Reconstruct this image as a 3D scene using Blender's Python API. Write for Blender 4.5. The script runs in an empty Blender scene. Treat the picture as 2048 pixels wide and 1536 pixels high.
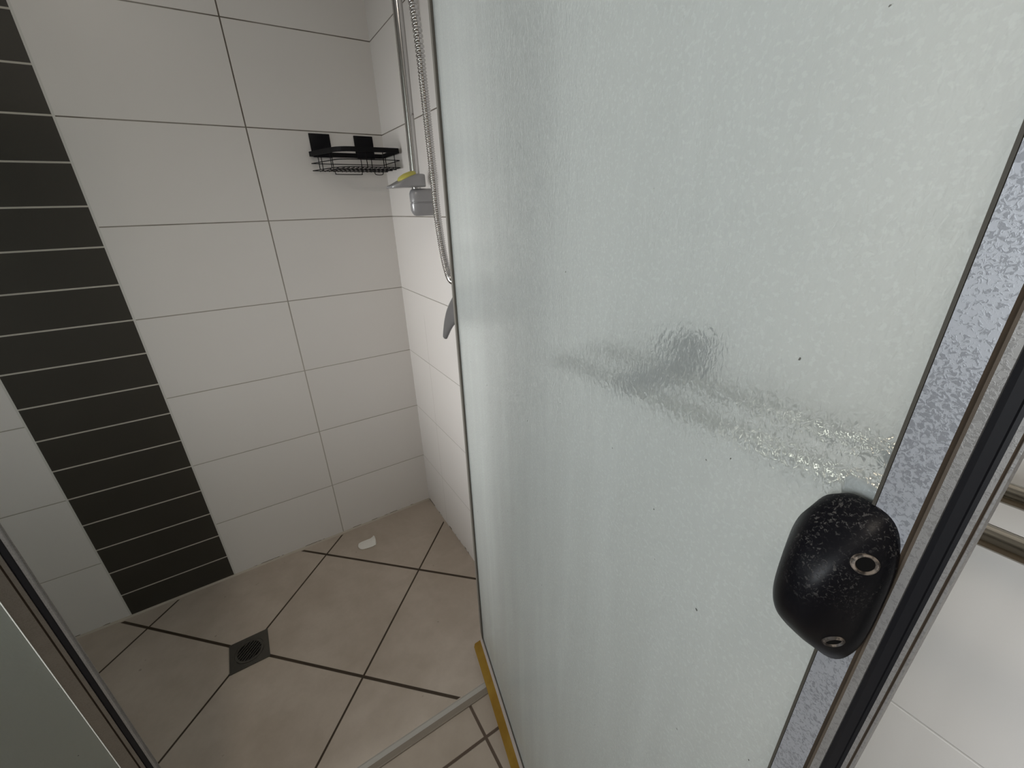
import bpy, bmesh, math, random
from mathutils import Vector, Matrix

random.seed(7)
scene = bpy.context.scene
COL = scene.collection

# ------------------------------------------------------------------ camera, world, light, exposure
cam_data = bpy.data.cameras.new('camera')
cam_data.sensor_fit = 'HORIZONTAL'
cam_data.sensor_width = 36.0
cam_data.lens = 827.49 / 2048 * 36.0
cam_data.clip_start = 0.01
cam = bpy.data.objects.new('camera', cam_data)
COL.objects.link(cam)
RX = Vector((0.84056089, -0.54106963, -0.02647734))      # camera right
RY = Vector((0.23474878, 0.3197659, 0.91795576))         # camera up
RZ = Vector((0.48821143, 0.77781324, -0.39579814))       # camera forward
cam.matrix_world = Matrix(((RX[0], RY[0], -RZ[0], -0.50246),
                           (RX[1], RY[1], -RZ[1], -1.56997),
                           (RX[2], RY[2], -RZ[2], 1.26927),
                           (0, 0, 0, 1)))
scene.camera = cam

world = bpy.data.worlds.new('world')
scene.world = world
world.use_nodes = True
bg = world.node_tree.nodes['Background']
bg.inputs[0].default_value = (0.75, 0.85, 1.0, 1)
bg.inputs[1].default_value = 0.6

WIN_Y0, WIN_Y1, WIN_Z0, WIN_Z1 = -1.95, -0.95, 0.9, 2.0
ROOM_X, ROOM_Y, ROOM_Z = -2.3, -2.8, 2.4
sun_data = bpy.data.lights.new('window_daylight', 'AREA')
sun_data.shape = 'RECTANGLE'
sun_data.size = WIN_Z1 - WIN_Z0
sun_data.size_y = WIN_Y1 - WIN_Y0
sun_data.energy = 15
sun_data.spread = math.radians(110)
sun_data.color = (0.93, 0.97, 1.0)
sun = bpy.data.objects.new('window_daylight', sun_data)
COL.objects.link(sun)
sun.location = (ROOM_X - 0.10, (WIN_Y0 + WIN_Y1) / 2, (WIN_Z0 + WIN_Z1) / 2)
sun.rotation_euler = (0, -math.pi / 2, 0)

WIN2 = (-0.80, -0.22, 0.58, 1.28)            # small window in the shower's left wall
sun2_data = bpy.data.lights.new('shower_window_daylight', 'AREA')
sun2_data.shape = 'RECTANGLE'
sun2_data.size = WIN2[3] - WIN2[2]
sun2_data.size_y = WIN2[1] - WIN2[0]
sun2_data.spread = math.radians(48)          # beam narrowed to dim the left of the back wall; no reveal modelled
sun2_data.energy = 3.9
sun2_data.color = (1.0, 0.99, 0.98)
sun2 = bpy.data.objects.new('shower_window_daylight', sun2_data)
COL.objects.link(sun2)
sun2.location = (ROOM_X - 0.10, (WIN2[0] + WIN2[1]) / 2, (WIN2[2] + WIN2[3]) / 2)
sun2.rotation_euler = (0, -math.pi / 2, 0)

lamp_data = bpy.data.lights.new('ceiling_downlight', 'AREA')
lamp_data.shape = 'DISK'
lamp_data.size = 0.28
lamp_data.energy = 6.5
lamp_data.color = (1.0, 0.90, 0.78)
lamp = bpy.data.objects.new('ceiling_downlight', lamp_data)
COL.objects.link(lamp)
lamp.location = (-0.85, -1.92, ROOM_Z - 0.01)

vs = scene.view_settings
vs.view_transform = 'Standard'
vs.look = 'None'
vs.gamma = 1.0
vs.use_curve_mapping = False
vs.exposure = 0.0
scene.cycles.use_denoising = True
scene.cycles.max_bounces = 14
scene.cycles.transmission_bounces = 10
scene.cycles.diffuse_bounces = 6
scene.cycles.sample_clamp_indirect = 6.0


# ------------------------------------------------------------------ shader helper
class N:
    def __init__(self, name):
        self.m = bpy.data.materials.new(name)
        self.m.use_nodes = True
        self.t = self.m.node_tree
        self.p = self.t.nodes['Principled BSDF']
        self.out = self.t.nodes['Material Output']
        self._obj = None

    def new(self, kind, **kw):
        n = self.t.nodes.new(kind)
        for k, v in kw.items():
            setattr(n, k, v)
        return n

    def put(self, sock, v):
        if isinstance(v, bpy.types.NodeSocket):
            self.t.links.new(v, sock)
        elif isinstance(v, (tuple, list)) and len(v) == 3 and sock.type == 'RGBA':
            sock.default_value = (*v, 1)
        else:
            sock.default_value = v

    def math(self, op, a, b=0.0, c=0.0, clamp=False):
        n = self.new('ShaderNodeMath', operation=op)
        n.use_clamp = clamp
        self.put(n.inputs[0], a); self.put(n.inputs[1], b)
        if len(n.inputs) > 2:
            self.put(n.inputs[2], c)
        return n.outputs[0]

    def obj(self):
        if self._obj is None:
            self._obj = self.new('ShaderNodeTexCoord').outputs['Object']
        return self._obj

    def xyz(self):
        s = self.new('ShaderNodeSeparateXYZ')
        self.put(s.inputs[0], self.obj())
        return s.outputs

    def scaled(self, sx, sy, sz):
        v = self.new('ShaderNodeVectorMath', operation='MULTIPLY')
        self.put(v.inputs[0], self.obj())
        v.inputs[1].default_value = (sx, sy, sz)
        return v.outputs[0]

    def noise(self, scale, detail=3.0, rough=0.55, vec=None, dist=0.0):
        n = self.new('ShaderNodeTexNoise')
        self.put(n.inputs['Vector'], vec if vec is not None else self.obj())
        n.inputs['Scale'].default_value = scale
        n.inputs['Detail'].default_value = detail
        n.inputs['Roughness'].default_value = rough
        n.inputs['Distortion'].default_value = dist
        return n.outputs['Fac']

    def ramp(self, v, a, b, lo=0.0, hi=1.0, smooth=True):
        n = self.new('ShaderNodeMapRange', interpolation_type='SMOOTHSTEP' if smooth else 'LINEAR')
        self.put(n.inputs['Value'], v)
        n.inputs['From Min'].default_value = a
        n.inputs['From Max'].default_value = b
        n.inputs['To Min'].default_value = lo
        n.inputs['To Max'].default_value = hi
        return n.outputs['Result']

    def mix(self, f, a, b):
        n = self.new('ShaderNodeMix', data_type='RGBA')
        self.put(n.inputs[0], f)
        self.put(n.inputs[6], a); self.put(n.inputs[7], b)
        return n.outputs[2]

    def joint(self, v, off, period, width, soft=0.0006):
        """1 on a joint centred on off + k*period, 0 elsewhere"""
        a = self.math('SUBTRACT', v, off - period / 2)
        a = self.math('FLOORED_MODULO', a, period)
        a = self.math('ABSOLUTE', self.math('SUBTRACT', a, period / 2))
        return self.ramp(a, width / 2 - soft, width / 2 + soft, 1.0, 0.0)

    def between(self, v, a, b):
        return self.math('MULTIPLY', self.math('GREATER_THAN', v, a), self.math('LESS_THAN', v, b))

    def bump(self, h, strength, dist, normal=None):
        n = self.new('ShaderNodeBump')
        self.put(n.inputs['Height'], h)
        n.inputs['Strength'].default_value = strength
        n.inputs['Distance'].default_value = dist
        if normal is not None:
            self.put(n.inputs['Normal'], normal)
        return n.outputs[0]

    def set(self, **kw):
        names = {'color': 'Base Color', 'rough': 'Roughness', 'metal': 'Metallic', 'normal': 'Normal',
                 'spec': 'Specular IOR Level', 'trans': 'Transmission Weight', 'ior': 'IOR', 'coat': 'Coat Weight',
                 'sss': 'Subsurface Weight', 'alpha': 'Alpha'}
        for k, v in kw.items():
            self.put(self.p.inputs[names[k]], v)
        return self.m


def simple(name, color, rough=0.5, metal=0.0, spec=0.5, **kw):
    return N(name).set(color=color, rough=rough, metal=metal, spec=spec, **kw)


# ------------------------------------------------------------------ wall tile materials
ROW, Z0 = 0.25, 0.2456
U1, U2, U3 = 0.392, 0.789, 1.097


def wall_tile_material(name, side):
    n = N(name)
    X, Y, Z = n.xyz()
    row = n.joint(Z, Z0, ROW, 0.0027)
    dirt = n.ramp(n.noise(9, 3, 0.6), 0.35, 0.65)
    up = n.ramp(Z, 0.7, 1.5)
    grout = n.mix(n.math('MULTIPLY', up, n.math('ADD', n.math('MULTIPLY', dirt, 0.45), 0.55)),
                  (0.40, 0.375, 0.33), (0.09, 0.07, 0.05))
    tone = n.noise(1.7, 2, 0.5)
    white = n.mix(tone, (0.70, 0.675, 0.65), (0.755, 0.735, 0.715))
    if side == 'back':
        u = n.math('MULTIPLY', X, -1.0)
        v1 = n.math('LESS_THAN', n.math('ABSOLUTE', n.math('SUBTRACT', u, U1)), 0.0018)
        v4 = n.math('LESS_THAN', n.math('ABSOLUTE', n.math('SUBTRACT', u, 1.495)), 0.0016)
        strip = n.between(u, U2 + 0.004, U3 - 0.001)
        lipR = n.between(u, U2 - 0.001, U2 + 0.0045)
        lipL = n.between(u, U3 - 0.001, U3 + 0.004)
        lip = n.math('MAXIMUM', lipR, lipL)
        mask = n.math('MAXIMUM', n.math('MAXIMUM', row, v1), v4)
        mask = n.math('MULTIPLY', mask, n.math('SUBTRACT', 1.0, n.math('MAXIMUM', strip, lip)))
        srow = n.math('MULTIPLY', n.joint(Z, 0.0965, 0.1, 0.0042), strip)
        dark = n.mix(n.noise(5, 3, 0.5), (0.036, 0.032, 0.025), (0.047, 0.042, 0.034))
        col = n.mix(strip, white, dark)
        col = n.mix(mask, col, grout)
        col = n.mix(srow, col, (0.50, 0.475, 0.42))
        col = n.mix(lip, col, (0.62, 0.61, 0.58))
        allm = n.math('MAXIMUM', mask, srow)
        rough = n.math('ADD', n.math('MULTIPLY', strip, 0.12), 0.34)
    else:
        v1 = n.joint(Y, -0.205, 0.4, 0.0024)
        v1 = n.math('MULTIPLY', v1, n.ramp(Z, 0.90, 0.94, 0.55, 0.0))
        mask = n.math('MULTIPLY', row, n.ramp(Z, 0.5, 1.3, 0.75, 1.0))
        mask = n.math('MULTIPLY', mask, n.ramp(Y, -0.92, -0.88, 0.22, 1.0))      # clean grout outside the shower
        mask = n.math('MAXIMUM', mask, v1)
        col = n.mix(mask, white, grout)
        allm = row
        rough = 0.34
    mouldz = n.math('MULTIPLY', n.math('LESS_THAN', Z, 0.007), n.ramp(n.noise(14, 3, 0.6), 0.5, 0.56))
    col = n.mix(mouldz, col, (0.06, 0.045, 0.03))
    wav = n.noise(6, 2, 0.5)
    b = n.bump(wav, 0.05, 0.01)
    b = n.bump(n.math('SUBTRACT', 1.0, allm), 0.5, 0.0015, b)
    n.set(color=col, rough=rough, normal=b, spec=0.45)
    return n.m


M_wall_back = wall_tile_material('white_and_charcoal_wall_tile', 'back')
M_wall_right = wall_tile_material('white_wall_tile', 'right')
M_paint = simple('white_paint', (0.62, 0.61, 0.59), 0.7)
M_ceiling = simple('ceiling_paint', (0.66, 0.65, 0.63), 0.85)

# floor: diagonal shower tile
FA, FB, FS = -0.3881, -1.1332, 0.56535


def shower_floor():
    n = N('beige_diagonal_floor_tile')
    X, Y, Z = n.xyz()
    r2 = math.sqrt(2)
    a = n.joint(n.math('SUBTRACT', X, Y), FA, FS, 0.0058 * r2, 0.0012)
    b = n.joint(n.math('ADD', X, Y), FB, FS, 0.0085 * r2, 0.0012)
    m = n.math('MAXIMUM', a, b)
    edge = n.math('MULTIPLY', n.math('LESS_THAN', Y, -0.012), n.math('LESS_THAN', X, -0.008))
    edge = n.math('MULTIPLY', edge, n.math('GREATER_THAN', Y, -0.866))
    m = n.math('MULTIPLY', m, edge)
    k1 = n.ramp(n.noise(4.5, 5, 0.6), 0.3, 0.7)
    k2 = n.ramp(n.noise(17, 4, 0.65), 0.3, 0.75)
    col = n.mix(k1, (0.43, 0.365, 0.30), (0.52, 0.45, 0.38))
    col = n.mix(n.math('MULTIPLY', k2, 0.35), col, (0.37, 0.31, 0.25))
    spots = n.ramp(n.noise(38, 2, 0.5), 0.735, 0.78)
    col = n.mix(n.math('MULTIPLY', spots, 0.5), col, (0.2, 0.165, 0.13))
    g = n.mix(n.noise(8), (0.03, 0.02, 0.012), (0.065, 0.045, 0.028))
    col = n.mix(m, col, g)
    bm_ = n.bump(k2, 0.08, 0.002)
    bm_ = n.bump(n.math('SUBTRACT', 1.0, m), 0.6, 0.002, bm_)
    return n.set(color=col, rough=0.55, normal=bm_, spec=0.35)


def outer_floor():
    n = N('beige_square_floor_tile')
    X, Y, Z = n.xyz()
    a = n.joint(X, -0.2495, 0.4, 0.0075, 0.001)
    b = n.joint(Y, -0.989, 0.4, 0.0075, 0.001)
    m = n.math('MAXIMUM', a, b)
    k1 = n.ramp(n.noise(5, 5, 0.6), 0.3, 0.7)
    col = n.mix(k1, (0.36, 0.30, 0.24), (0.43, 0.365, 0.30))
    g = n.mix(n.noise(8), (0.075, 0.05, 0.035), (0.12, 0.085, 0.06))
    col = n.mix(m, col, g)
    b_ = n.bump(n.math('SUBTRACT', 1.0, m), 0.6, 0.002)
    return n.set(color=col, rough=0.5, normal=b_, spec=0.4)


# ------------------------------------------------------------------ object materials
def corroded_alu(name, amount, tint=(0.60, 0.62, 0.66), darkc=(0.20, 0.20, 0.21)):
    n = N(name)
    w = n.noise(640, 3, 0.6, dist=0.9)
    w2 = n.noise(26, 3, 0.6)
    z = n.math('ADD', w, n.math('MULTIPLY', n.math('SUBTRACT', w2, 0.5), 0.35))
    m = n.ramp(z, 0.40, 0.53, 1.0, 0.0)
    col = n.mix(n.math('MULTIPLY', m, amount), tint, darkc)
    b = n.bump(m, 0.12, 0.0004)
    return n.set(color=col, rough=0.42, metal=0.55, normal=b)


M_alu_face = corroded_alu('corroded_aluminium', 0.55, (0.44, 0.455, 0.49), (0.16, 0.165, 0.18))
M_alu = corroded_alu('dull_aluminium', 0.4, (0.33, 0.322, 0.315), (0.16, 0.155, 0.15))
M_alu_dark = corroded_alu('chrome_aluminium_dark_reflection', 0.3, (0.30, 0.285, 0.26), (0.16, 0.15, 0.14))  # chrome frame; the dark room it mirrors is put into the base tone
M_alu_dark.node_tree.nodes['Principled BSDF'].inputs['Metallic'].default_value = 0.85
M_alu_dark.node_tree.nodes['Principled BSDF'].inputs['Roughness'].default_value = 0.3


def grime():
    n = N('brown_grime')
    k = n.noise(60, 3, 0.6)
    return n.set(color=n.mix(k, (0.055, 0.042, 0.03), (0.12, 0.088, 0.06)), rough=0.7)


M_grime = grime()
M_gasket = simple('dark_gasket', (0.05, 0.045, 0.035), 0.6)
M_magnet = simple('black_magnetic_strip', (0.008, 0.008, 0.010), 0.45, spec=0.3)
M_chrome = simple('chrome', (0.54, 0.53, 0.52), 0.16, 1.0)
M_channel = simple('edge_channel_painted_shade', (0.24, 0.23, 0.20), 0.45, 0.3)  # darker tone carries the shading of the channel
M_bead = simple('glazing_bead_painted_glint', (0.85, 0.85, 0.80), 0.4)  # diffuse near-white paints the bright reflection along the chrome bead
M_chrome_rail = simple('rail_chrome_dark_reflection', (0.26, 0.24, 0.20), 0.10, 1.0)  # chrome darkened in colour for the dark gap the bars reflect
M_grey_plastic = simple('grey_satin_plastic', (0.30, 0.30, 0.31), 0.28, 0.15)
M_lever = simple('satin_grey_metal', (0.20, 0.20, 0.205), 0.38, 0.5)
M_bracket = simple('bracket_chrome_dark_reflection', (0.05, 0.05, 0.06), 0.25, 0.8)  # chrome bracket; its dark reflection is painted as base colour
M_black_metal = simple('black_powder_coat', (0.004, 0.004, 0.005), 0.5, 0.0, 0.15)
M_black_pad = simple('black_adhesive_plastic', (0.004, 0.004, 0.006), 0.4, 0.0, 0.15)
M_rail_white = simple('pale_bottom_rail', (0.48, 0.43, 0.40), 0.35, 0.2)
M_dark = simple('painted_hole_shade', (0.004, 0.004, 0.004), 0.8, spec=0.1)  # near-black paint for the shade inside holes
M_white_frame = simple('white_window_frame', (0.75, 0.75, 0.74), 0.4)


def mat_handle():
    n = N('worn_black_handle')
    X, Y, Z = n.xyz()
    top = n.ramp(Z, 1.10, 1.145)
    sc = n.ramp(n.noise(800, 3, 0.6, dist=0.8), 0.54, 0.68)
    big = n.ramp(n.noise(45, 3, 0.6), 0.38, 0.6)
    m = n.math('MULTIPLY', n.math('MULTIPLY', sc, big), top)
    col = n.mix(n.math('MULTIPLY', m, 0.6), (0.003, 0.003, 0.0045), (0.10, 0.095, 0.09))
    return n.set(color=col, rough=n.math('ADD', n.math('MULTIPLY', m, 0.3), 0.38), normal=n.bump(m, 0.2, 0.0005), spec=0.16)


def mat_hole_ring():
    n = N('limescale_ring')
    k = n.ramp(n.noise(300, 3, 0.6), 0.4, 0.6)
    return n.set(color=n.mix(k, (0.03, 0.024, 0.02), (0.20, 0.165, 0.135)), rough=0.6)


def mat_seal():
    n = N('yellowed_vinyl_seal')
    k = n.ramp(n.noise(22, 3, 0.5), 0.3, 0.7)
    col = n.mix(k, (0.26, 0.145, 0.022), (0.33, 0.20, 0.035))
    return n.set(color=col, rough=0.32, trans=0.15, ior=1.3)


def mat_glass(name, tint, haze, texture, rough, speckle=0.03):
    n = N(name)
    vec = n.scaled(1.0, 1.0, 0.62)
    dimple = n.noise(340, 2, 0.5, vec=vec, dist=0.5)
    soft = n.noise(95, 2, 0.5, vec=n.scaled(1, 1, 0.4))
    h = n.math('ADD', dimple, n.math('MULTIPLY', soft, 0.6))
    b = n.bump(h, texture, 0.0016)
    n.set(color=tint, trans=1.0, rough=rough, ior=1.46, normal=b, spec=0.5)
    # soap film on the surface: scatters light both ways
    speck = n.ramp(n.noise(330, 2, 0.6), 0.52, 0.66)
    streak = n.ramp(n.noise(24, 3, 0.5, vec=n.scaled(1, 1, 0.10)), 0.35, 0.8)
    dots = n.ramp(n.noise(210, 1, 0.4), 0.83, 0.85)
    dif = n.new('ShaderNodeBsdfDiffuse')
    filmc = n.mix(dots, (0.83, 0.89, 0.87), (0.05, 0.05, 0.045))
    n.put(dif.inputs[0], filmc); n.put(dif.inputs['Normal'], b)
    trl = n.new('ShaderNodeBsdfTranslucent')
    n.put(trl.inputs[0], filmc); n.put(trl.inputs['Normal'], b)
    ms = n.new('ShaderNodeMixShader')
    ms.inputs[0].default_value = 0.35
    n.t.links.new(dif.outputs[0], ms.inputs[1]); n.t.links.new(trl.outputs[0], ms.inputs[2])
    f = n.math('ADD', n.math('MULTIPLY', streak, haze * 0.10), haze * 0.94)
    f = n.math('ADD', f, n.math('MULTIPLY', speck, speckle))
    f = n.math('MAXIMUM', f, n.math('MULTIPLY', dots, 0.75), clamp=True)
    m2 = n.new('ShaderNodeMixShader')
    n.put(m2.inputs[0], f)
    n.t.links.new(n.p.outputs[0], m2.inputs[1]); n.t.links.new(ms.outputs[0], m2.inputs[2])
    n.t.links.new(m2.outputs[0], n.out.inputs['Surface'])
    return n.m


M_glass = mat_glass('textured_frosted_glass', (0.93, 0.975, 0.96), 0.37, 0.29, 0.03)
M_glass_back = simple('clear_inner_glass_face', (0.97, 0.99, 0.98), 0.03, trans=1.0, ior=1.46)
M_glass_side = mat_glass('frosted_screen_glass', (0.50, 0.53, 0.47), 0.10, 0.2, 0.35)
M_soap = simple('yellow_soap', (0.50, 0.46, 0.10), 0.45, sss=0.2)
M_scrap = simple('white_thin_plastic', (0.80, 0.78, 0.73), 0.4)
M_sealant = simple('pale_sealant', (0.46, 0.41, 0.34), 0.5)
M_sill_in = simple('clear_grey_sealant', (0.43, 0.41, 0.37), 0.4)
M_sill = simple('tan_sill_trim', (0.22, 0.185, 0.145), 0.5)
M_drain = simple('dark_bronze_drain', (0.10, 0.093, 0.08), 0.4, 0.5)


# ------------------------------------------------------------------ mesh helpers
def obj(name, bm, mats, parent=None, smooth=None, loc=None):
    me = bpy.data.meshes.new(name)
    bmesh.ops.recalc_face_normals(bm, faces=bm.faces)
    bm.to_mesh(me); bm.free()
    for m in (mats if isinstance(mats, (list, tuple)) else [mats]):
        me.materials.append(m)
    o = bpy.data.objects.new(name, me)
    COL.objects.link(o)
    if parent is not None:
        o.parent = parent
    if loc is not None:
        o.location = loc
    if smooth is not None:
        for p in me.polygons:
            p.use_smooth = True
        me.set_sharp_from_angle(angle=math.radians(smooth))
    return o


def tag(o, label, cat, group=None):
    o['label'] = label; o['category'] = cat
    if group:
        o['group'] = group
    return o


def thing(name, label, cat, loc=(0, 0, 0), rz=0.0):
    o = bpy.data.objects.new(name, None)
    o.empty_display_size = 0.05
    COL.objects.link(o)
    o.location = loc; o.rotation_euler = (0, 0, rz)
    return tag(o, label, cat)


def struct(o):
    o['kind'] = 'structure'
    return o


def add_box(bm, a, b, bevel=0.0, seg=2):
    vs_ = [bm.verts.new((x, y, z)) for x in (a[0], b[0]) for y in (a[1], b[1]) for z in (a[2], b[2])]
    fs = [(0, 1, 3, 2), (4, 6, 7, 5), (0, 4, 5, 1), (2, 3, 7, 6), (0, 2, 6, 4), (1, 5, 7, 3)]
    faces = [bm.faces.new([vs_[i] for i in f]) for f in fs]
    if bevel:
        bm.normal_update()
        es = list({e for f in faces for e in f.edges})
        bmesh.ops.bevel(bm, geom=es, offset=bevel, segments=seg, profile=0.5, affect='EDGES')


def box(name, a, b, mat, parent=None, bevel=0.0, seg=2):
    bm = bmesh.new(); add_box(bm, a, b, bevel, seg)
    return obj(name, bm, mat, parent, smooth=35 if bevel else None)


def add_prism(bm, pts, axis, t0, t1, mats=None):
    """extrude the closed polygon pts (2D) along an axis: 'z' -> (x,y), 'x' -> (y,z), 'y' -> (x,z)"""
    def w(p, t):
        return {'z': (p[0], p[1], t), 'x': (t, p[0], p[1]), 'y': (p[0], t, p[1])}[axis]
    A = [bm.verts.new(w(p, t0)) for p in pts]
    B = [bm.verts.new(w(p, t1)) for p in pts]
    n = len(pts)
    for i in range(n):
        f = bm.faces.new((A[i], A[(i + 1) % n], B[(i + 1) % n], B[i]))
        if mats:
            f.material_index = mats.get(i, 0)
    bm.faces.new(A); bm.faces.new(B)


def add_tube(bm, path, r, seg=12, closed=False, radii=None, caps=True):
    pts = [Vector(p) for p in path]
    n = len(pts)
    rings = []
    prev = None
    for i, p in enumerate(pts):
        if closed:
            t = (pts[(i + 1) % n] - pts[i - 1]).normalized()
        else:
            t = (pts[min(i + 1, n - 1)] - pts[max(i - 1, 0)]).normalized()
        if prev is None:
            ref = Vector((0, 0, 1)) if abs(t.z) < 0.9 else Vector((1, 0, 0))
            u = t.cross(ref).normalized()
        else:
            u = (prev - t * prev.dot(t)).normalized()
        prev = u
        v = t.cross(u)
        rr = radii[i] if radii else r
        rings.append([bm.verts.new(p + (u * math.cos(a) + v * math.sin(a)) * rr)
                      for a in (2 * math.pi * k / seg for k in range(seg))])
    m = n if closed else n - 1
    for i in range(m):
        a, b = rings[i], rings[(i + 1) % n]
        for k in range(seg):
            bm.faces.new((a[k], a[(k + 1) % seg], b[(k + 1) % seg], b[k]))
    if not closed and caps:
        bm.faces.new(rings[0]); bm.faces.new(rings[-1])


def smooth_path(ctrl, n):
    """Catmull-Rom through ctrl"""
    P = [Vector(c) for c in ctrl]
    P = [P[0] * 2 - P[1]] + P + [P[-1] * 2 - P[-2]]
    out = []
    segs = len(P) - 3
    for s in range(segs):
        p0, p1, p2, p3 = P[s:s + 4]
        k = max(2, n // segs)
        for i in range(k):
            t = i / k
            out.append(0.5 * ((2 * p1) + (p2 - p0) * t + (2 * p0 - 5 * p1 + 4 * p2 - p3) * t * t
                              + (3 * p1 - p0 - 3 * p2 + p3) * t ** 3))
    out.append(P[-2])
    return out


def rounded_poly(pts, r, seg=4):
    out = []
    n = len(pts)
    for i in range(n):
        p0, p, p1 = Vector(pts[i - 1]), Vector(pts[i]), Vector(pts[(i + 1) % n])
        rr = r[i] if isinstance(r, (list, tuple)) else r
        a = (p0 - p).normalized(); b = (p1 - p).normalized()
        q0, q1 = p + a * rr, p + b * rr
        for k in range(seg + 1):
            t = k / seg
            out.append(tuple(q0 * (1 - t) ** 2 + p * 2 * t * (1 - t) + q1 * t * t))
    return out


# ------------------------------------------------------------------ setting
bm = bmesh.new()
def quad(bm, pts, mi=0):
    f = bm.faces.new([bm.verts.new(p) for p in pts]); f.material_index = mi
quad(bm, [(ROOM_X, -0.886, 0), (0, -0.886, 0), (0, 0, 0), (ROOM_X, 0, 0)], 0)
quad(bm, [(ROOM_X, ROOM_Y, 0), (0, ROOM_Y, 0), (0, -0.886, 0), (ROOM_X, -0.886, 0)], 1)
bmesh.ops.remove_doubles(bm, verts=bm.verts, dist=1e-5)
struct(obj('floor', bm, [shower_floor(), outer_floor()]))

T = 0.1
struct(box('wall_back', (ROOM_X - T, 0, 0), (T, T, ROOM_Z), M_wall_back))
struct(box('wall_right', (0, ROOM_Y - T, 0), (T, 0, ROOM_Z), M_wall_right))
struct(box('wall_front', (ROOM_X - T, ROOM_Y - T, 0), (0, ROOM_Y, ROOM_Z), M_paint))
bm = bmesh.new()
xl0, xl1 = ROOM_X - T, ROOM_X
for y0, y1, z0, z1 in ((ROOM_Y, WIN_Y0, 0, ROOM_Z), (WIN_Y0, WIN_Y1, 0, WIN_Z0), (WIN_Y0, WIN_Y1, WIN_Z1, ROOM_Z), (WIN_Y1, WIN2[0], 0, ROOM_Z),
                       (WIN2[0], WIN2[1], 0, WIN2[2]), (WIN2[0], WIN2[1], WIN2[3], ROOM_Z), (WIN2[1], 0, 0, ROOM_Z)):
    add_box(bm, (xl0, y0, z0), (xl1, y1, z1))
struct(obj('wall_left', bm, M_paint))
struct(box('ceiling', (ROOM_X - T, ROOM_Y - T, ROOM_Z), (T, T, ROOM_Z + T), M_ceiling))
xa, xb, fw = ROOM_X - 0.07, ROOM_X - 0.03, 0.045
for wn, (y0, y1, z0, z1) in enumerate(((WIN_Y0, WIN_Y1, WIN_Z0, WIN_Z1), WIN2)):
    bm = bmesh.new()
    for a, b in (((xa, y0, z0), (xb, y1, z0 + fw)), ((xa, y0, z1 - fw), (xb, y1, z1)),
                 ((xa, y0, z0 + fw), (xb, y0 + fw, z1 - fw)), ((xa, y1 - fw, z0 + fw), (xb, y1, z1 - fw)),
                 ((xa, (y0 + y1) / 2 - 0.02, z0 + fw), (xb, (y0 + y1) / 2 + 0.02, z1 - fw))):
        add_box(bm, a, b)
    struct(obj('window_%d' % (wn + 1), bm, M_white_frame))

# pale sealant along the foot of the tiled walls
bm = bmesh.new()
add_prism(bm, [(0, 0), (-0.006, 0), (-0.004, 0.002), (-0.002, 0.004), (0, 0.005)], 'x', ROOM_X, -0.001)
struct(obj('baseboard_back', bm, M_sealant))

# raised sill under the door
bm = bmesh.new()
add_prism(bm, [(-0.868, 0.0), (-0.873, 0.0035), (-0.886, 0.006), (-0.886, 0.0)], 'x', -0.83, -0.001, {})
add_prism(bm, [(-0.886, 0.0), (-0.886, 0.0062), (-0.899, 0.0062), (-0.9015, 0.0045), (-0.9015, 0.0)], 'x', -0.83, -0.001)
for f in bm.faces:
    c = f.calc_center_median()
    f.material_index = 0 if c.y > -0.886 else 1
struct(obj('trim_1', bm, [M_sill_in, M_sill]))

# ------------------------------------------------------------------ floor drain
DCX, DCY, DH = (FA + FB) / 2 + 0.002, (FB - FA) / 2 - 0.004, 0.054
drain = thing('floor_drain', 'square dark bronze floor drain with round slotted grate in the shower floor', 'drain', (DCX, DCY, 0.0))
bm = bmesh.new()
RG = 0.041
ring_o = []
ring_i = []
NS = 48
for k in range(NS):
    a = 2 * math.pi * k / NS
    c, s = math.cos(a), math.sin(a)
    q = DH / max(abs(c), abs(s))
    ring_o.append((c * q, s * q)); ring_i.append((c * RG, s * RG))
def drain_ring(z):
    return [bm.verts.new((x, y, z)) for x, y in ring_o], [bm.verts.new((x, y, z)) for x, y in ring_i]
to, ti = drain_ring(0.0035); bo, bi = drain_ring(0.0005)
for k in range(NS):
    j = (k + 1) % NS
    bm.faces.new((to[k], to[j], ti[j], ti[k])); bm.faces.new((bo[k], bo[j], to[j], to[k]))
    bm.faces.new((bi[k], bi[j], ti[j], ti[k])); bm.faces.new((bo[k], bo[j], bi[j], bi[k]))
obj('drain_plate', bm, M_drain, drain)
bm = bmesh.new()
RI = 0.033
for k in range(NS):      # annulus of the grate
    pass
rings = []
for r, z in ((RI, 0.0008), (RI, 0.0042), (RG - 0.001, 0.0042), (RG - 0.001, 0.0008)):
    rings.append([bm.verts.new((r * math.cos(2 * math.pi * k / NS), r * math.sin(2 * math.pi * k / NS), z)) for k in range(NS)])
for i in range(4):
    A, B = rings[i], rings[(i + 1) % 4]
    for k in range(NS):
        bm.faces.new((A[k], A[(k + 1) % NS], B[(k + 1) % NS], B[k]))
NSL = 8
d1 = Vector((1, 1, 0)).normalized(); d2 = Vector((1, -1, 0)).normalized()
for i in range(NSL):
    o = -RI + (i + 0.5) * 2 * RI / NSL + RI / NSL
    if abs(o) > RI * 0.98:
        continue
    L = math.sqrt(RI * RI - o * o) + 0.001
    w = 0.0015
    vsb = []
    for z in (0.0010, 0.0040):
        for sx, sy in ((-1, -1), (1, -1), (1, 1), (-1, 1)):
            vsb.append(bm.verts.new(d1 * (sx * L) + d2 * (o + sy * w) + Vector((0, 0, z))))
    for f in ((0, 1, 2, 3), (4, 5, 6, 7), (0, 1, 5, 4), (1, 2, 6, 5), (2, 3, 7, 6), (3, 0, 4, 7)):
        bm.faces.new([vsb[j] for j in f])
obj('grate', bm, M_drain, drain)
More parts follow.
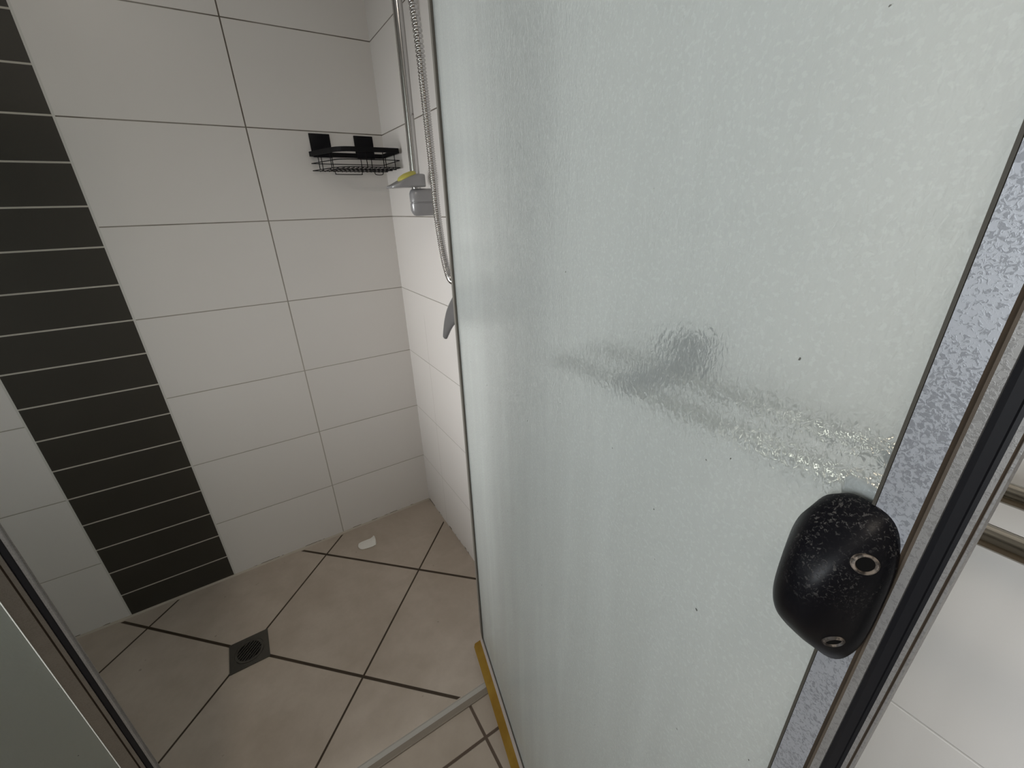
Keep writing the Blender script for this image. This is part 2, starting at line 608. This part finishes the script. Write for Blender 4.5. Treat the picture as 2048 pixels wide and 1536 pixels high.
bm = bmesh.new()
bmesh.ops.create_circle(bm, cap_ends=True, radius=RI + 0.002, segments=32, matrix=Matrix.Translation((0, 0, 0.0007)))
obj('drain_shade_disc', bm, M_dark, drain)  # flat black disc paints the shade below the grate slots

# ------------------------------------------------------------------ pivot shower door, standing open
DOOR_Z0, DOOR_Z1 = 0.045, 1.86
door = thing('shower_door', 'frosted glass pivot shower door standing open with corroded aluminium edge frame', 'shower door',
             (-0.1357, -0.7774, 0.0), math.atan2(-0.9757, -0.2189))
# local x runs from the pivot edge to the free edge, local -y faces the camera side
G0, G1 = 0.004, 0.7782
gp = box('glass_panel', (G0, -0.0025, DOOR_Z0 + 0.004), (G1 + 0.004, 0.0025, DOOR_Z1), [M_glass, M_glass_back], door)
for p in gp.data.polygons:
    if p.normal.y > 0.5:
        p.material_index = 1
# pivot-edge channel: cover strip, shading put into its colour, with a dark gasket line
bm = bmesh.new()
add_prism(bm, [(-0.0215, -0.004), (0.000, -0.005), (0.000, 0.005), (-0.0215, 0.004)], 'z', DOOR_Z0, DOOR_Z1)
obj('edge_channel', bm, M_channel, door)
bm = bmesh.new()
add_prism(bm, [(0.000, -0.0055), (0.0085, -0.0045), (0.0085, 0.0045), (0.000, 0.0055)], 'z', DOOR_Z0 + 0.002, DOOR_Z1)
obj('glass_gasket', bm, M_gasket, door)
bm = bmesh.new()
add_prism(bm, [(0.7772, -0.0062), (0.7784, -0.0062), (0.7786, 0.0062), (0.7772, 0.0062)], 'z', DOOR_Z0, DOOR_Z1)
obj('glass_gasket', bm, M_gasket, door)
# bottom rail and gasket
bm = bmesh.new()
add_prism(bm, [(-0.011, DOOR_Z0 - 0.006), (0.005, DOOR_Z0 - 0.006), (0.005, DOOR_Z0 + 0.002), (-0.007, DOOR_Z0 + 0.002)], 'x', 0.001, 0.80)
obj('bottom_rail', bm, M_rail_white, door)
bm = bmesh.new()
add_prism(bm, [(-0.0045, DOOR_Z0 + 0.002), (0.004, DOOR_Z0 + 0.002), (0.003, DOOR_Z0 + 0.009), (-0.0032, DOOR_Z0 + 0.009)], 'x', 0.004, 0.777)
obj('glass_gasket', bm, M_gasket, door)
# yellowed drip seal: fin slanting out and down from the bottom rail
bm = bmesh.new()
top = [(0.001, -0.008, 0.0405), (0.80, -0.008, 0.0405)]
outl = [(0.0, -0.009, 0.0400), (-0.004, -0.028, 0.0260), (0.004, -0.0325, 0.0225), (0.20, -0.030, 0.0225), (0.80, -0.024, 0.0225), (0.80, -0.009, 0.0400)]
th = Vector((0, 0.0018, -0.0022))
A = [bm.verts.new(p) for p in outl]; B = [bm.verts.new(Vector(p) + th) for p in outl]
bm.faces.new(A); bm.faces.new(B)
for i in range(len(outl)):
    j = (i + 1) % len(outl)
    bm.faces.new((A[i], A[j], B[j], B[i]))
obj('bottom_seal', bm, mat_seal(), door)
# closing stile
bm = bmesh.new()
prof = [(0.7786, 0.012), (0.7786, -0.006), (0.7910, -0.006), (0.7914, -0.003), (0.7930, -0.003), (0.7934, -0.006),
        (0.7965, -0.006), (0.7966, -0.000), (0.8031, -0.000), (0.8032, -0.006), (0.8047, -0.006), (0.8049, -0.004),
        (0.8053, -0.004), (0.8054, -0.0052), (0.8062, -0.0052), (0.8062, -0.0025), (0.796, 0.012)]
add_prism(bm, prof, 'z', DOOR_Z0 - 0.006, DOOR_Z1, {0: 1, 1: 0, 2: 2, 3: 2, 4: 1, 5: 1, 6: 1, 7: 1, 8: 1, 9: 1, 10: 2, 11: 2, 12: 2, 13: 1, 14: 1, 15: 1})
obj('stile', bm, [M_alu_face, M_alu, M_grime], door)
bm = bmesh.new()
add_prism(bm, [(0.7967, 0.0), (0.7967, -0.0054), (0.7985, -0.0058), (0.8014, -0.0058), (0.8017, -0.0050), (0.8030, -0.0048), (0.8030, 0.0)],
          'z', DOOR_Z0 - 0.004, DOOR_Z1)
obj('magnetic_strip', bm, M_magnet, door)


# handle: a black moulded grip
def handle_mesh():
    bm = bmesh.new()
    ZC = 1.1145
    #  depth n, s-left, s-right, half height, squareness
    layers = [(0.0055, 0.7600, 0.7925, 0.0415), (0.0100, 0.7575, 0.7932, 0.0410), (0.0160, 0.7568, 0.7920, 0.0350), (0.0220, 0.7600, 0.7897, 0.0290),
              (0.0270, 0.7628, 0.7872, 0.0230), (0.0310, 0.7665, 0.7842, 0.0165), (0.0335, 0.7720, 0.7800, 0.0090)]
    NSEG = 56
    rings = []
    for n_, s0, s1, hb in layers:
        c = (s0 + s1) / 2; a = (s1 - s0) / 2
        ring = []
        for k in range(NSEG):
            t = 2 * math.pi * k / NSEG
            ct, st = math.cos(t), math.sin(t)
            e = 2 / 3.2
            x = c + a * math.copysign(abs(ct) ** e, ct)
            z = ZC + hb * math.copysign(abs(st) ** (2 / (3.4 - 30 * n_)), st)
            ring.append(bm.verts.new((x, -n_, z)))
        rings.append(ring)
    for A, B in zip(rings, rings[1:]):
        for k in range(NSEG):
            bm.faces.new((A[k], A[(k + 1) % NSEG], B[(k + 1) % NSEG], B[k]))
    bm.faces.new(rings[0]); bm.faces.new(rings[-1])
    return bm


h = obj('handle', handle_mesh(), mat_handle(), door, smooth=60)
M_ring = mat_hole_ring()


from mathutils.bvhtree import BVHTree
_hm = handle_mesh(); _hm.normal_update()
BVH = BVHTree.FromBMesh(_hm); _hm.free()


def screw_hole(s, z, r=0.0048):
    bm = bmesh.new()
    hit = BVH.ray_cast(Vector((s, -0.2, z)), Vector((0, 1, 0)))
    c = hit[0]; d = hit[1] if hit[1].y < 0 else -hit[1]      # the hole sits on the moulding and looks along its normal
    u = (Vector((0, 0, 1)) - d * d.z).normalized(); v = d.cross(u).normalized()
    K = 28
    prof_ = [(r * 0.62, -0.004, 0), (r * 0.68, 0.0002, 0), (r * 0.8, 0.0009, 0), (r * 0.95, 0.0005, 0), (r * 1.0, -0.0015, 0)]
    rings = []
    for rr, hh, _ in prof_:
        rings.append([bm.verts.new(c + d * hh + (u * math.cos(2 * math.pi * k / K) * 0.85 + v * math.sin(2 * math.pi * k / K)) * rr) for k in range(K)])
    for i, (A, B) in enumerate(zip(rings, rings[1:])):
        for k in range(K):
            f = bm.faces.new((A[k], A[(k + 1) % K], B[(k + 1) % K], B[k]))
            f.material_index = 0
    f = bm.faces.new([bm.verts.new(c + d * 0.0001 + (u * math.cos(2 * math.pi * k / K) * 0.85 + v * math.sin(2 * math.pi * k / K)) * r * 0.7) for k in range(K)])
    f.material_index = 1  # flat disc painted black as the shade down the hole
    return obj('screw_hole', bm, [M_ring, M_dark], h, smooth=50)


screw_hole(0.7878, 1.1390, 0.0050)
screw_hole(0.7888, 1.0975, 0.0044)
box('handle_washer', (0.762, 0.0026, 1.075), (0.777, 0.0065, 1.158), M_grey_plastic, door, 0.002)

# ------------------------------------------------------------------ fixed screen beside the door
FY = -0.887
screen = thing('shower_screen', 'fixed frosted glass shower panel in chrome frame at lower left', 'shower screen', (-0.83, FY, 0.0))
ox = 0.83
XL = ROOM_X + 0.003
bm = bmesh.new()
yb, yf = 0.012, -0.006
profj = [(-0.834, yb), (-0.8236, yf + 0.0055), (-0.8232, yf + 0.004), (-0.8248, yf + 0.004), (-0.8252, yf), (-0.8284, yf), (-0.8285, yf + 0.006), (-0.8362, yf + 0.006),
         (-0.8363, yf), (-0.8410, yf), (-0.8414, yf + 0.003), (-0.8428, yf + 0.003), (-0.8432, yf), (-0.8596, yf), (-0.8596, yb)]
profj = [(x + ox, y) for x, y in profj]
add_prism(bm, profj, 'z', 0.001, 1.9, {0: 1, 1: 1, 2: 1, 3: 1, 4: 1, 9: 2, 10: 2, 11: 2})
obj('jamb', bm, [M_alu_dark, M_alu, M_grime], screen)
bm = bmesh.new()
add_prism(bm, [(ox - 0.8286, yf + 0.006), (ox - 0.8286, yf + 0.0012), (ox - 0.830, yf + 0.0004), (ox - 0.8345, yf + 0.0004), (ox - 0.8361, yf + 0.0012), (ox - 0.8361, yf + 0.006)], 'z', 0.002, 1.9)
obj('magnetic_strip', bm, M_magnet, screen)
bm = bmesh.new()
add_prism(bm, [(ox - 0.8597, yb - 0.002), (ox - 0.8597, yf - 0.0006), (ox - 0.8609, yf - 0.0002), (ox - 0.8609, yb - 0.002)], 'z', 0.002, 1.9)
obj('glazing_bead', bm, M_bead, screen)
box('glass_panel', (XL + ox, -0.0025, 0.03), (ox - 0.8602, 0.0025, 1.88), M_glass_side, screen)
box('bottom_rail', (XL + ox, -0.012, 0.001), (ox - 0.861, 0.012, 0.034), M_alu_dark, screen)
box('top_rail', (XL + ox, -0.012, 1.86), (ox - 0.861, 0.012, 1.90), M_alu_dark, screen)

# pivot-side jamb on the right wall, seen blurred through the door
box_j = bmesh.new()
add_prism(box_j, [(-0.001, -0.903), (-0.040, -0.903), (-0.040, -0.898), (-0.034, -0.896), (-0.034, -0.874), (-0.040, -0.872), (-0.040, -0.868), (-0.001, -0.868)],
          'z', 0.0095, 1.9)
tag(obj('wall_jamb', box_j, M_alu), 'narrow aluminium upright fixed to the right wall behind the open door', 'door jamb')

# ------------------------------------------------------------------ shower rail, hose, mixer on the right wall
PX, PY = -0.05, -0.396
rail = thing('shower_rail', 'vertical chrome slide rail on right wall with grey end mount and soap dish', 'shower rail', (PX, PY, 0))
bm = bmesh.new()
add_tube(bm, [(0, 0.004, 1.30), (0, 0.0, 1.6), (0, 0.0, 1.98)], 0.0122, 20)
obj('pole', bm, M_chrome, rail, smooth=50)


def mount(z0, z1):
    bm = bmesh.new()
    zs = [z0, z0 + 0.002, z0 + 0.007, z0 + 0.014, (z0 + z1) / 2 - 0.003, (z0 + z1) / 2 - 0.0015, (z0 + z1) / 2, (z0 + z1) / 2 + 0.0015, z1 - 0.012, z1 - 0.005, z1 - 0.001, z1]
    gr = [-0.012, -0.007, -0.003, 0, 0, -0.002, -0.002, 0, 0, -0.003, -0.007, -0.012]
    rings = []
    for z, g in zip(zs, gr):
        r = 0.0185 + g
        ring = []
        for k in range(13):
            a = math.pi / 2 + math.pi * k / 12
            ring.append(bm.verts.new((math.cos(a) * (r + 0.004), math.sin(a) * r, z)))
        ring.append(bm.verts.new((0.0498, -r, z))); ring.append(bm.verts.new((0.0498, r, z)))
        rings.append(ring)
    K = len(rings[0])
    for A, B in zip(rings, rings[1:]):
        for k in range(K):
            bm.faces.new((A[k], A[(k + 1) % K], B[(k + 1) % K], B[k]))
    bm.faces.new(rings[0]); bm.faces.new(rings[-1])
    return obj('end_mount', bm, M_grey_plastic, rail, smooth=40)


mount(1.250, 1.318); mount(1.95, 2.018)
# soap dish clipped to the pole just above the mount
bm = bmesh.new()
L_ = 0.076
secs = [(0.020, 0.016, 1.322, 1.352), (0.014, 0.021, 1.322, 1.353), (-0.002, 0.026, 1.321, 1.353), (-0.020, 0.032, 1.3205, 1.348), (-0.042, 0.036, 1.320, 1.339),
        (-0.060, 0.034, 1.3195, 1.330), (-0.072, 0.028, 1.319, 1.3255), (-0.077, 0.018, 1.319, 1.3235)]
rings = []
for x, w, za, zb in secs:
    pr = rounded_poly([(-w, za), (w, za), (w, zb), (-w, zb)], min(w, (zb - za)) * 0.3, 3)
    rings.append([bm.verts.new((x, p[0], p[1])) for p in pr])
K = len(rings[0])
for A, B in zip(rings, rings[1:]):
    for k in range(K):
        bm.faces.new((A[k], A[(k + 1) % K], B[(k + 1) % K], B[k]))
bm.faces.new(rings[0]); bm.faces.new(rings[-1])
obj('soap_dish', bm, M_grey_plastic, rail, smooth=45)
# slider holding the hand shower (above the frame of the photograph)
bm = bmesh.new()
add_tube(bm, [(0, 0, 1.775), (0, 0, 1.835)], 0.021, 18)
add_tube(bm, [(0, -0.01, 1.805), (-0.005, -0.070, 1.805)], 0.013, 14)
obj('slider', bm, M_grey_plastic, rail, smooth=40)

bm = bmesh.new()
secs = [(-0.112, 0.010, 0.003), (-0.108, 0.018, 0.007), (-0.096, 0.024, 0.010), (-0.080, 0.024, 0.010), (-0.070, 0.018, 0.008), (-0.066, 0.010, 0.004)]
rings = []
for x, w, hh in secs:
    rings.append([bm.verts.new((x + 0.014, PY + math.cos(2 * math.pi * k / 20) * w, 1.346 - (x + 0.09) * -0.35 + math.sin(2 * math.pi * k / 20) * hh)) for k in range(20)])
for A, B in zip(rings, rings[1:]):
    for k in range(20):
        bm.faces.new((A[k], A[(k + 1) % 20], B[(k + 1) % 20], B[k]))
bm.faces.new(rings[0]); bm.faces.new(rings[-1])
tag(obj('soap_bar', bm, M_soap, smooth=60), 'small yellow soap remnant lying in the grey dish on the chrome rail', 'soap')

# hand shower above the frame
bm = bmesh.new()
HX = -0.058
path = [(HX, -0.487, 1.765), (HX, -0.486, 1.84), (HX - 0.004, -0.486, 1.90), (HX - 0.02, -0.486, 1.945)]
add_tube(bm, smooth_path(path, 12), 0.012, 16, radii=None)
hs = thing('hand_shower', 'chrome hand shower held in the slider at the top of the rail', 'hand shower', (0, 0, 0))
obj('handle', bm, M_chrome, hs, smooth=50)
bm = bmesh.new()
d = Vector((-0.80, 0.1, -0.6)).normalized()
c = Vector((HX - 0.03, -0.486, 1.97))
u = d.cross(Vector((0, 1, 0))).normalized(); v = d.cross(u)
rings = []
for off, r in ((-0.022, 0.016), (-0.010, 0.034), (0.004, 0.043), (0.010, 0.042), (0.011, 0.030)):
    rings.append([bm.verts.new(c + d * off + (u * math.cos(2 * math.pi * k / 24) + v * math.sin(2 * math.pi * k / 24)) * r) for k in range(24)])
for A, B in zip(rings, rings[1:]):
    for k in range(24):
        bm.faces.new((A[k], A[(k + 1) % 24], B[(k + 1) % 24], B[k]))
bm.faces.new(rings[0]); bm.faces.new(rings[-1])
obj('spray_head', bm, M_chrome, hs, smooth=50)

# corrugated hose
ctrl = [(-0.058, -0.487, 1.764), (-0.059, -0.496, 1.73), (-0.060, -0.513, 1.671), (-0.060, -0.525, 1.61), (-0.060, -0.530, 1.52), (-0.060, -0.534, 1.435),
        (-0.060, -0.538, 1.352), (-0.060, -0.540, 1.264), (-0.060, -0.550, 1.195), (-0.060, -0.564, 1.141), (-0.060, -0.583, 1.108),
        (-0.060, -0.606, 1.100), (-0.060, -0.630, 1.110), (-0.059, -0.652, 1.136), (-0.052, -0.667, 1.163), (-0.042, -0.671, 1.175)]
sp = smooth_path(ctrl, 900)
# resample evenly
ds = 0.0011
res = [sp[0]]; acc = 0.0
for a, b in zip(sp, sp[1:]):
    seg_ = (b - a).length
    while acc + seg_ >= ds:
        t = (ds - acc) / seg_
        a = a.lerp(b, t); seg_ = (b - a).length; acc = 0.0
        res.append(a)
    acc += seg_
rad = []
s_ = 0.0
for i, p in enumerate(res):
    L = i * ds
    pitch = 0.0105 if L < 0.14 else (0.0105 - 0.0055 * min(1, (L - 0.14) / 0.12))
    s_ += ds / pitch
    ph = math.sin(2 * math.pi * s_)
    amp = 0.0016 if L < 0.2 else 0.0011
    rad.append(0.0090 + amp * max(-0.9, min(0.9, ph * 1.6)))
bm = bmesh.new()
add_tube(bm, res, 0.008, 14, radii=rad)
tag(obj('shower_hose', bm, M_chrome, smooth=70), 'corrugated chrome shower hose hanging beside the slide rail and looping behind the glass door', 'shower hose')

# mixer with curved lever
mix = thing('shower_mixer', 'grey shower mixer with curved lever on right wall, partly behind the door edge', 'mixer tap', (0, -0.655, 1.06))
def lathe_x(name, prof_, mat, parent, y=0, z=0, seg=36, sm=40):
    bm = bmesh.new()
    rings = [[bm.verts.new((x, y + r * math.cos(2 * math.pi * k / seg), z + r * math.sin(2 * math.pi * k / seg))) for k in range(seg)] for x, r in prof_]
    for A, B in zip(rings, rings[1:]):
        for k in range(seg):
            bm.faces.new((A[k], A[(k + 1) % seg], B[(k + 1) % seg], B[k]))
    bm.faces.new(rings[0]); bm.faces.new(rings[-1])
    return obj(name, bm, mat, parent, smooth=sm)
lathe_x('wall_plate', [(-0.0005, 0.070), (-0.006, 0.070), (-0.009, 0.066), (-0.010, 0.03)], M_chrome, mix)
lathe_x('mixer_body', [(-0.009, 0.030), (-0.040, 0.030), (-0.046, 0.034), (-0.066, 0.034), (-0.073, 0.030), (-0.076, 0.015)], M_lever, mix)
bm = bmesh.new()
lp = smooth_path([(-0.058, 0.0, 0.005), (-0.062, 0.03, -0.020), (-0.062, 0.06, -0.040), (-0.062, 0.086, -0.061), (-0.061, 0.108, -0.084), (-0.060, 0.126, -0.108), (-0.060, 0.139, -0.129)], 36)
wid = []
for i in range(len(lp)):
    t = i / (len(lp) - 1)
    wid.append((0.030 * (1 - t) ** 0.8 + 0.0070, 0.009 - 0.003 * t))
rings = []
for i, p in enumerate(lp):
    t = (lp[min(i + 1, len(lp) - 1)] - lp[max(i - 1, 0)]).normalized()
    nrm = Vector((1, 0, 0)); side = t.cross(nrm).normalized()
    w, hh = wid[i]
    if i == len(lp) - 1:
        w *= 0.5; hh *= 0.6
    rings.append([bm.verts.new(p + side * (w * math.cos(2 * math.pi * k / 18)) + nrm * (hh * math.sin(2 * math.pi * k / 18))) for k in range(18)])
for A, B in zip(rings, rings[1:]):
    for k in range(18):
        bm.faces.new((A[k], A[(k + 1) % 18], B[(k + 1) % 18], B[k]))
bm.faces.new(rings[0]); bm.faces.new(rings[-1])
obj('lever', bm, M_lever, mix, smooth=60)
bm = bmesh.new()
add_tube(bm, [(-0.0005, -0.017, 0.118), (-0.032, -0.017, 0.118)], 0.014, 18)
obj('hose_outlet', bm, M_chrome, mix, smooth=40)

# ------------------------------------------------------------------ wire caddy on the back wall
cad = thing('shower_caddy', 'black wire shower caddy stuck high on the back wall in the corner', 'caddy', (0, 0, 0))
poly = [(-0.240, -0.006), (-0.008, -0.006), (-0.008, -0.176), (-0.186, -0.176)]
rr = [0.006, 0.008, 0.008, 0.05]
loop = rounded_poly(poly, rr, 6)


def band(bm, loop, z0, z1, t):
    n = len(loop)
    c = Vector((sum(p[0] for p in loop) / n, sum(p[1] for p in loop) / n))
    V = []
    for i in range(n):
        p = Vector(loop[i]); a = Vector(loop[i - 1]); b = Vector(loop[(i + 1) % n])
        tan = (b - a).normalized(); nr = Vector((-tan.y, tan.x))
        if nr.dot(c - p) < 0:
            nr = -nr
        q = p + nr * t
        V.append([bm.verts.new((p.x, p.y, z0)), bm.verts.new((p.x, p.y, z1)), bm.verts.new((q.x, q.y, z1)), bm.verts.new((q.x, q.y, z0))])
    for i in range(n):
        A, B = V[i], V[(i + 1) % n]
        for k in range(4):
            bm.faces.new((A[k], A[(k + 1) % 4], B[(k + 1) % 4], B[k]))


bm = bmesh.new(); band(bm, loop, 1.4255, 1.4385, 0.0025)
obj('rim_band', bm, M_black_metal, cad)
bm = bmesh.new()
WR = 0.00125
def inset(loop, d):
    n = len(loop)
    cx = sum(p[0] for p in loop) / n; cy = sum(p[1] for p in loop) / n
    return [(p[0] + (cx - p[0]) * d, p[1] + (cy - p[1]) * d) for p in loop]
lp1 = inset(loop, 0.015)
bm.free()
for z in (1.406, 1.386):
    bm = bmesh.new()
    add_tube(bm, [(p[0], p[1], z) for p in lp1], WR, 6, closed=True)
    obj('wire_ring', bm, M_black_metal, cad, smooth=60)
ups = [(-0.205, -0.0085), (-0.173, -0.0085), (-0.083, -0.0085), (-0.049, -0.0085), (-0.011, -0.04), (-0.011, -0.13), (-0.06, -0.172), (-0.11, -0.172), (-0.20, -0.115), (-0.222, -0.05)]
for x, y in ups:
    bm = bmesh.new()
    add_tube(bm, [(x, y, 1.428), (x, y, 1.386)], WR, 6)
    obj('upright_wire', bm, M_black_metal, cad, smooth=60)
bm = bmesh.new()
for i in range(16):
    x = -0.215 + i * 0.0132
    y1 = -0.171 if x > -0.18 else -0.171 + (-0.18 - x) * 3.0
    add_tube(bm, [(x, -0.009, 1.3845), (x, y1, 1.3845)], WR, 6)
for y in (-0.05, -0.10, -0.14):
    xl = -0.238 + (-y) * 0.30
    add_tube(bm, [(xl + 0.004, y, 1.383), (-0.012, y, 1.383)], WR, 6)
for xa, xb in ((-0.172, -0.085), (-0.045, -0.015)):     # rolled feet below the base
    add_tube(bm, smooth_path([(xa, -0.012, 1.386), (xa + 0.002, -0.012, 1.379), (xa + 0.008, -0.012, 1.3765), (xb - 0.008, -0.012, 1.3765), (xb - 0.002, -0.012, 1.379), (xb, -0.012, 1.386)], 30), WR, 6)
obj('base_grid', bm, M_black_metal, cad, smooth=60)
for x0 in (-0.229, -0.095):
    bm = bmesh.new()
    add_box(bm, (x0, -0.0045, 1.430), (x0 + 0.061, -0.0005, 1.4895), 0.0015)
    add_box(bm, (x0 + 0.002, -0.0105, 1.424), (x0 + 0.059, -0.0040, 1.441), 0.0012)
    obj('adhesive_pad', bm, M_black_pad, cad, smooth=35)

# ------------------------------------------------------------------ double towel rail behind the door
tr = thing('towel_rail', 'double chrome towel rail on right wall behind the frosted door', 'towel rail', (0, 0, 1.056))
for x, y0 in ((-0.115, -1.108), (-0.055, -1.116)):
    bm = bmesh.new()
    z = -0.003 if x < -0.1 else 0.004
    add_tube(bm, [(x, y0, z), (x, y0 - 0.001, z), (x, -1.79, z), (x, -1.793, z)], 0.0085, 20, radii=[0.006, 0.0085, 0.0085, 0.006])
    obj('bar', bm, M_chrome_rail, tr, smooth=40)
for y in (-1.245, -1.70):
    bm = bmesh.new()
    pr = rounded_poly([(y - 0.026, -0.020), (y + 0.026, -0.020), (y + 0.026, 0.050), (y - 0.026, 0.050)], 0.018, 5)
    add_prism(bm, pr, 'x', -0.022, -0.0005)
    add_box(bm, (-0.128, y - 0.011, -0.013), (-0.020, y + 0.011, 0.014), 0.004)
    obj('bracket', bm, M_bracket, tr, smooth=40)

# ------------------------------------------------------------------ scrap on the shower floor
bm = bmesh.new()
NU, NV = 18, 10
grid = []
cx, cy = -0.326, -0.128
ax = Vector((0.98, -0.10, 0)).normalized(); ay = Vector((-ax.y, ax.x, 0))
for i in range(NU + 1):
    row = []
    u = i / NU
    wdt = 0.023 * (1 - abs(2 * u - 1) ** 4) ** 0.5 * (0.85 + 0.15 * u) + 0.003 + (0.006 if u > 0.9 else 0)
    for j in range(NV + 1):
        v = j / NV * 2 - 1
        p = Vector((cx, cy, 0)) + ax * ((u - 0.5) * 0.070) + ay * (v * wdt)
        z = 0.0028 + 0.004 * (1 - v * v) * math.sin(math.pi * u) + 0.016 * max(0, u - 0.72) ** 1.3 / 0.28 ** 1.3 * (0.5 + 0.5 * v) + 0.003 * max(0, 0.2 - u) / 0.2
        row.append((p.x, p.y, z))
    grid.append(row)
TV = [[bm.verts.new(p) for p in row] for row in grid]
BV = [[bm.verts.new((p[0], p[1], p[2] - 0.0018)) for p in row] for row in grid]
for i in range(NU):
    for j in range(NV):
        bm.faces.new((TV[i][j], TV[i + 1][j], TV[i + 1][j + 1], TV[i][j + 1]))
        bm.faces.new((BV[i][j], BV[i][j + 1], BV[i + 1][j + 1], BV[i + 1][j]))
for i in range(NU):
    bm.faces.new((TV[i][0], BV[i][0], BV[i + 1][0], TV[i + 1][0])); bm.faces.new((TV[i][NV], TV[i + 1][NV], BV[i + 1][NV], BV[i][NV]))
for j in range(NV):
    bm.faces.new((TV[0][j], TV[0][j + 1], BV[0][j + 1], BV[0][j])); bm.faces.new((TV[NU][j], BV[NU][j], BV[NU][j + 1], TV[NU][j + 1]))
tag(obj('plastic_scrap', bm, M_scrap, smooth=60), 'small curled white plastic scrap lying on the shower floor near the corner', 'scrap')
